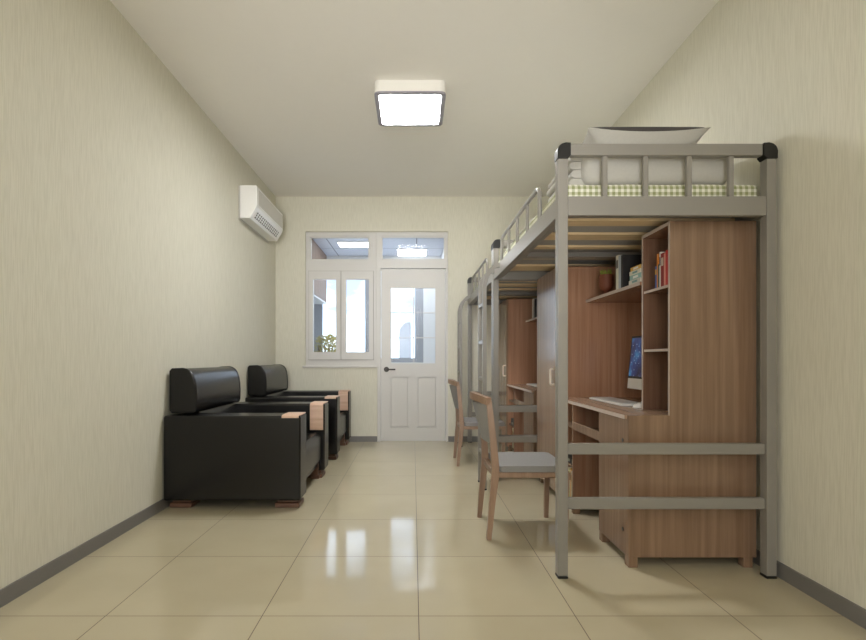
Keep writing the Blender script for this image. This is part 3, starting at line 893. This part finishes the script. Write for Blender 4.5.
for th, h, rgb, lab, bd in (
    (.026, .150, (176, 40, 34), 'bright red book hard against the front panel of the tower', None),
    (.014, .172, (196, 44, 40), 'tall bright red book second from the front panel', None),
    (.016, .160, (214, 150, 128), 'salmon pink book between two red books in the tower', None),
    (.032, .166, (140, 24, 22), 'thick dark red book in the middle of the tower row', (196, 180, 160)),
    (.014, .176, (222, 216, 208), 'white book standing beside the thick dark red one', (90, 80, 90)),
    (.014, .118, (34, 74, 60), 'short dark green book between white and orange spines', None),
    (.012, .172, (206, 122, 40), 'narrow orange book next to the blue one', None),
    (.018, .112, (36, 78, 150), 'short blue book at the far end of the tower row', (210, 160, 40))):
    book(1.240, y, z, th, h, .13, rgb, lab, G, band=bd); y += th+.0007
z = 1.4193; G = 'books on the long shelf'
for k, (th, rgb, lab) in enumerate((
    (.024, (206, 204, 194), 'flat white book at the bottom of the shelf stack'),
    (.026, (150, 188, 184), 'flat pale teal book second from the bottom of the stack'),
    (.022, (226, 222, 206), 'flat cream book second from the top of the stack'),
    (.022, (222, 178, 84), 'flat yellow book on top of the shelf stack'))):
    book(1.226+.004*(k % 2), 2.806, z, th, .148-.004*k, .11, rgb, lab, G, flat=True, band=((236, 236, 230) if k in (1, 3) else (120, 160, 160))); z += th+.0006
z = 1.4193; y = 3.035
for th, h, rgb, lab in (
    (.030, .192, (34, 32, 32), 'tall book with a black cover behind the flat stack'),
    (.036, .196, (176, 188, 200), 'tall pale blue grey book standing on the long shelf'),
    (.040, .204, (224, 220, 204), 'tall cream book on the long shelf beside the flower pot')):
    book(1.226, y, z, th, h, .16, rgb, lab, G, band=((90, 90, 92) if rgb[0] > 200 else None)); y += th+.0008
G = 'books on the farther shelf'; y = 5.235
for th, h, rgb, lab in (
    (.030, .19, (40, 36, 34), 'black book on the shelf of the farther desk'),
    (.030, .20, (214, 206, 196), 'white book on the farther shelf, next to the black spine'),
    (.020, .186, (46, 38, 34), 'dark brown book between two white ones on the farther shelf'),
    (.034, .195, (226, 220, 210), 'thick white book at the far end of the farther shelf')):
    book(1.226, y, z, th, h, .15, rgb, lab, G); y += th+.0008
for i in (0, 1):
    off = i*PITCH; w = 'nearer' if i == 0 else 'farther'; G = 'books under the %s desk' % w; y = 3.43+off
    for k, (th, h, rgb, cn) in enumerate(((.012, .19, (206, 200, 184), 'cream'), (.016, .205, (196, 150, 60), 'ochre'), (.012, .2, (230, 226, 214), 'white'), (.018, .195, (130, 140, 60), 'olive'),
                                         (.014, .205, (222, 214, 196), 'pale'), (.018, .19, (170, 70, 50), 'brick red'))):
        book(1.046, y, .0715, th, h, .15, rgb, '%s magazine on the bottom shelf under the %s desk' % (cn, w), G, name='magazine', band=((90, 86, 60) if k % 2 else (180, 120, 50))); y += th+.001
    book(1.046, 3.43+off, .3085, .035, .16, .2, (20, 20, 20), 'black book lying on the middle shelf under the %s desk' % w, G, flat=True, band=(170, 176, 160))
    book(1.048, 3.432+off, .3441, .03, .15, .19, (30, 32, 30), 'black book lying on top of another under the %s desk' % w, G, flat=True)

# plain flower pot on the shelf
fp = thing('flower_pot', (1.275, 3.43, 1.4193), 'small brown flower pot with green sprigs on the long shelf', 'plant')
b = B(); lathe(b, [(.024, 1.4193), (.026, 1.43), (.017, 1.438), (.017, 1.448), (.034, 1.458), (.044, 1.48), (.047, 1.52), (.045, 1.556), (.039, 1.556), (.036, 1.54)], 1.275, 3.43, 24); mk('pot', b, M['pot'], fp)
b = B()
for k in range(16):
    a = 2*PI*k/16+random.uniform(-.2, .2); rr = random.uniform(.012, .036)
    c = Vector((1.275+rr*math.cos(a), 3.43+rr*math.sin(a), 1.54)); hgt = random.uniform(.03, .062)
    tip = c+Vector((.016*math.cos(a), .016*math.sin(a), hgt)); s = Vector((-math.sin(a), math.cos(a), 0))*.007
    m_ = (c+tip)/2+Vector((0, 0, .008))
    b.faces.new([b.verts.new(p) for p in (c, m_+s, tip, m_-s)])
    s2 = Vector((math.cos(a), math.sin(a), 0))*.006
    b.faces.new([b.verts.new(p) for p in (c, m_+s2, tip, m_-s2)])
mk('leaves', b, M['leaf_bright'], fp, smooth=False)

# ------------------------------------------------------------------ unseen fill lights added behind the camera
def area(name, loc, target, size, power, col):
    l = bpy.data.lights.new(name, 'AREA'); l.shape = 'SQUARE'; l.size = size; l.energy = power; l.color = col
    o = bpy.data.objects.new(name, l); C.objects.link(o); o.location = loc
    o.rotation_euler = (Vector(target)-Vector(loc)).to_track_quat('-Z', 'Y').to_euler()
area('rear_top_fill', (-.1, -1.0, H-.02), (-.1, -1.0, 0), .9, 24, (.99, .99, 1))  # added soft fill from above, no fixture behind it
area('rear_side_fill', (-.6, -2.3, 1.7), (.2, 4, 1.3), 1.5, 45, (.99, .99, 1))  # added fill for faces turned toward the camera
def spot(name, loc, target, power, angle, blend, soft, col):
    l = bpy.data.lights.new(name, 'SPOT'); l.energy = power; l.spot_size = math.radians(angle); l.spot_blend = blend
    l.shadow_soft_size = soft; l.color = col
    o = bpy.data.objects.new(name, l); C.objects.link(o); o.location = loc
    o.rotation_euler = (Vector(target)-Vector(loc)).to_track_quat('-Z', 'Y').to_euler()
spot('rear_spot_fill', (-.6, -2.4, 2.2), (-.35, 6.3, 1.45), 310, 34, .7, .9, (1, 1, 1))  # added fill aimed at the back wall
spot('rear_up_fill', (-.2, -2.2, .6), (0, 4.6, 2.97), 540, 40, 1.0, .6, (.98, .99, 1))  # added fill to brighten the ceiling

# ------------------------------------------------------------------ world, camera, view
w = bpy.data.worlds.new('World'); S.world = w; w.use_nodes = True
N, L = w.node_tree.nodes, w.node_tree.links
bg = N['Background']
tc = N.new('ShaderNodeTexCoord'); mp = N.new('ShaderNodeMapping'); mp.inputs['Scale'].default_value = (3, 3, 9)
L.new(tc.outputs['Generated'], mp.inputs['Vector'])
no = N.new('ShaderNodeTexNoise'); no.inputs['Scale'].default_value = 2.2; no.inputs['Detail'].default_value = 6
L.new(mp.outputs['Vector'], no.inputs['Vector'])
r = N.new('ShaderNodeValToRGB')
r.color_ramp.elements[0].position = .38; r.color_ramp.elements[0].color = (.29, .34, .42, 1)
r.color_ramp.elements[1].position = .58; r.color_ramp.elements[1].color = (.74, .84, 1.0, 1)
L.new(no.outputs['Fac'], r.inputs[0]); L.new(r.outputs[0], bg.inputs['Color'])
bg.inputs['Strength'].default_value = 3.2

cam = bpy.data.cameras.new('camera'); co = bpy.data.objects.new('camera', cam); C.objects.link(co)
co.location = (0, 0, 1.0); co.rotation_euler = (PI/2, 0, 0)
cam.sensor_width = 36; cam.sensor_fit = 'HORIZONTAL'; cam.lens = 520/866*36
cam.shift_x = (433-413)/866; cam.shift_y = (359.3-320)/866
cam.clip_end = 3000; cam.clip_start = .05
S.camera = co

S.view_settings.view_transform = 'Standard'
S.view_settings.look = 'None'
S.view_settings.exposure = 0.09
try:
    S.cycles.use_denoising = True
    S.cycles.max_bounces = 12; S.cycles.diffuse_bounces = 7; S.cycles.transparent_max_bounces = 16
    S.cycles.sample_clamp_indirect = 8
except Exception: pass
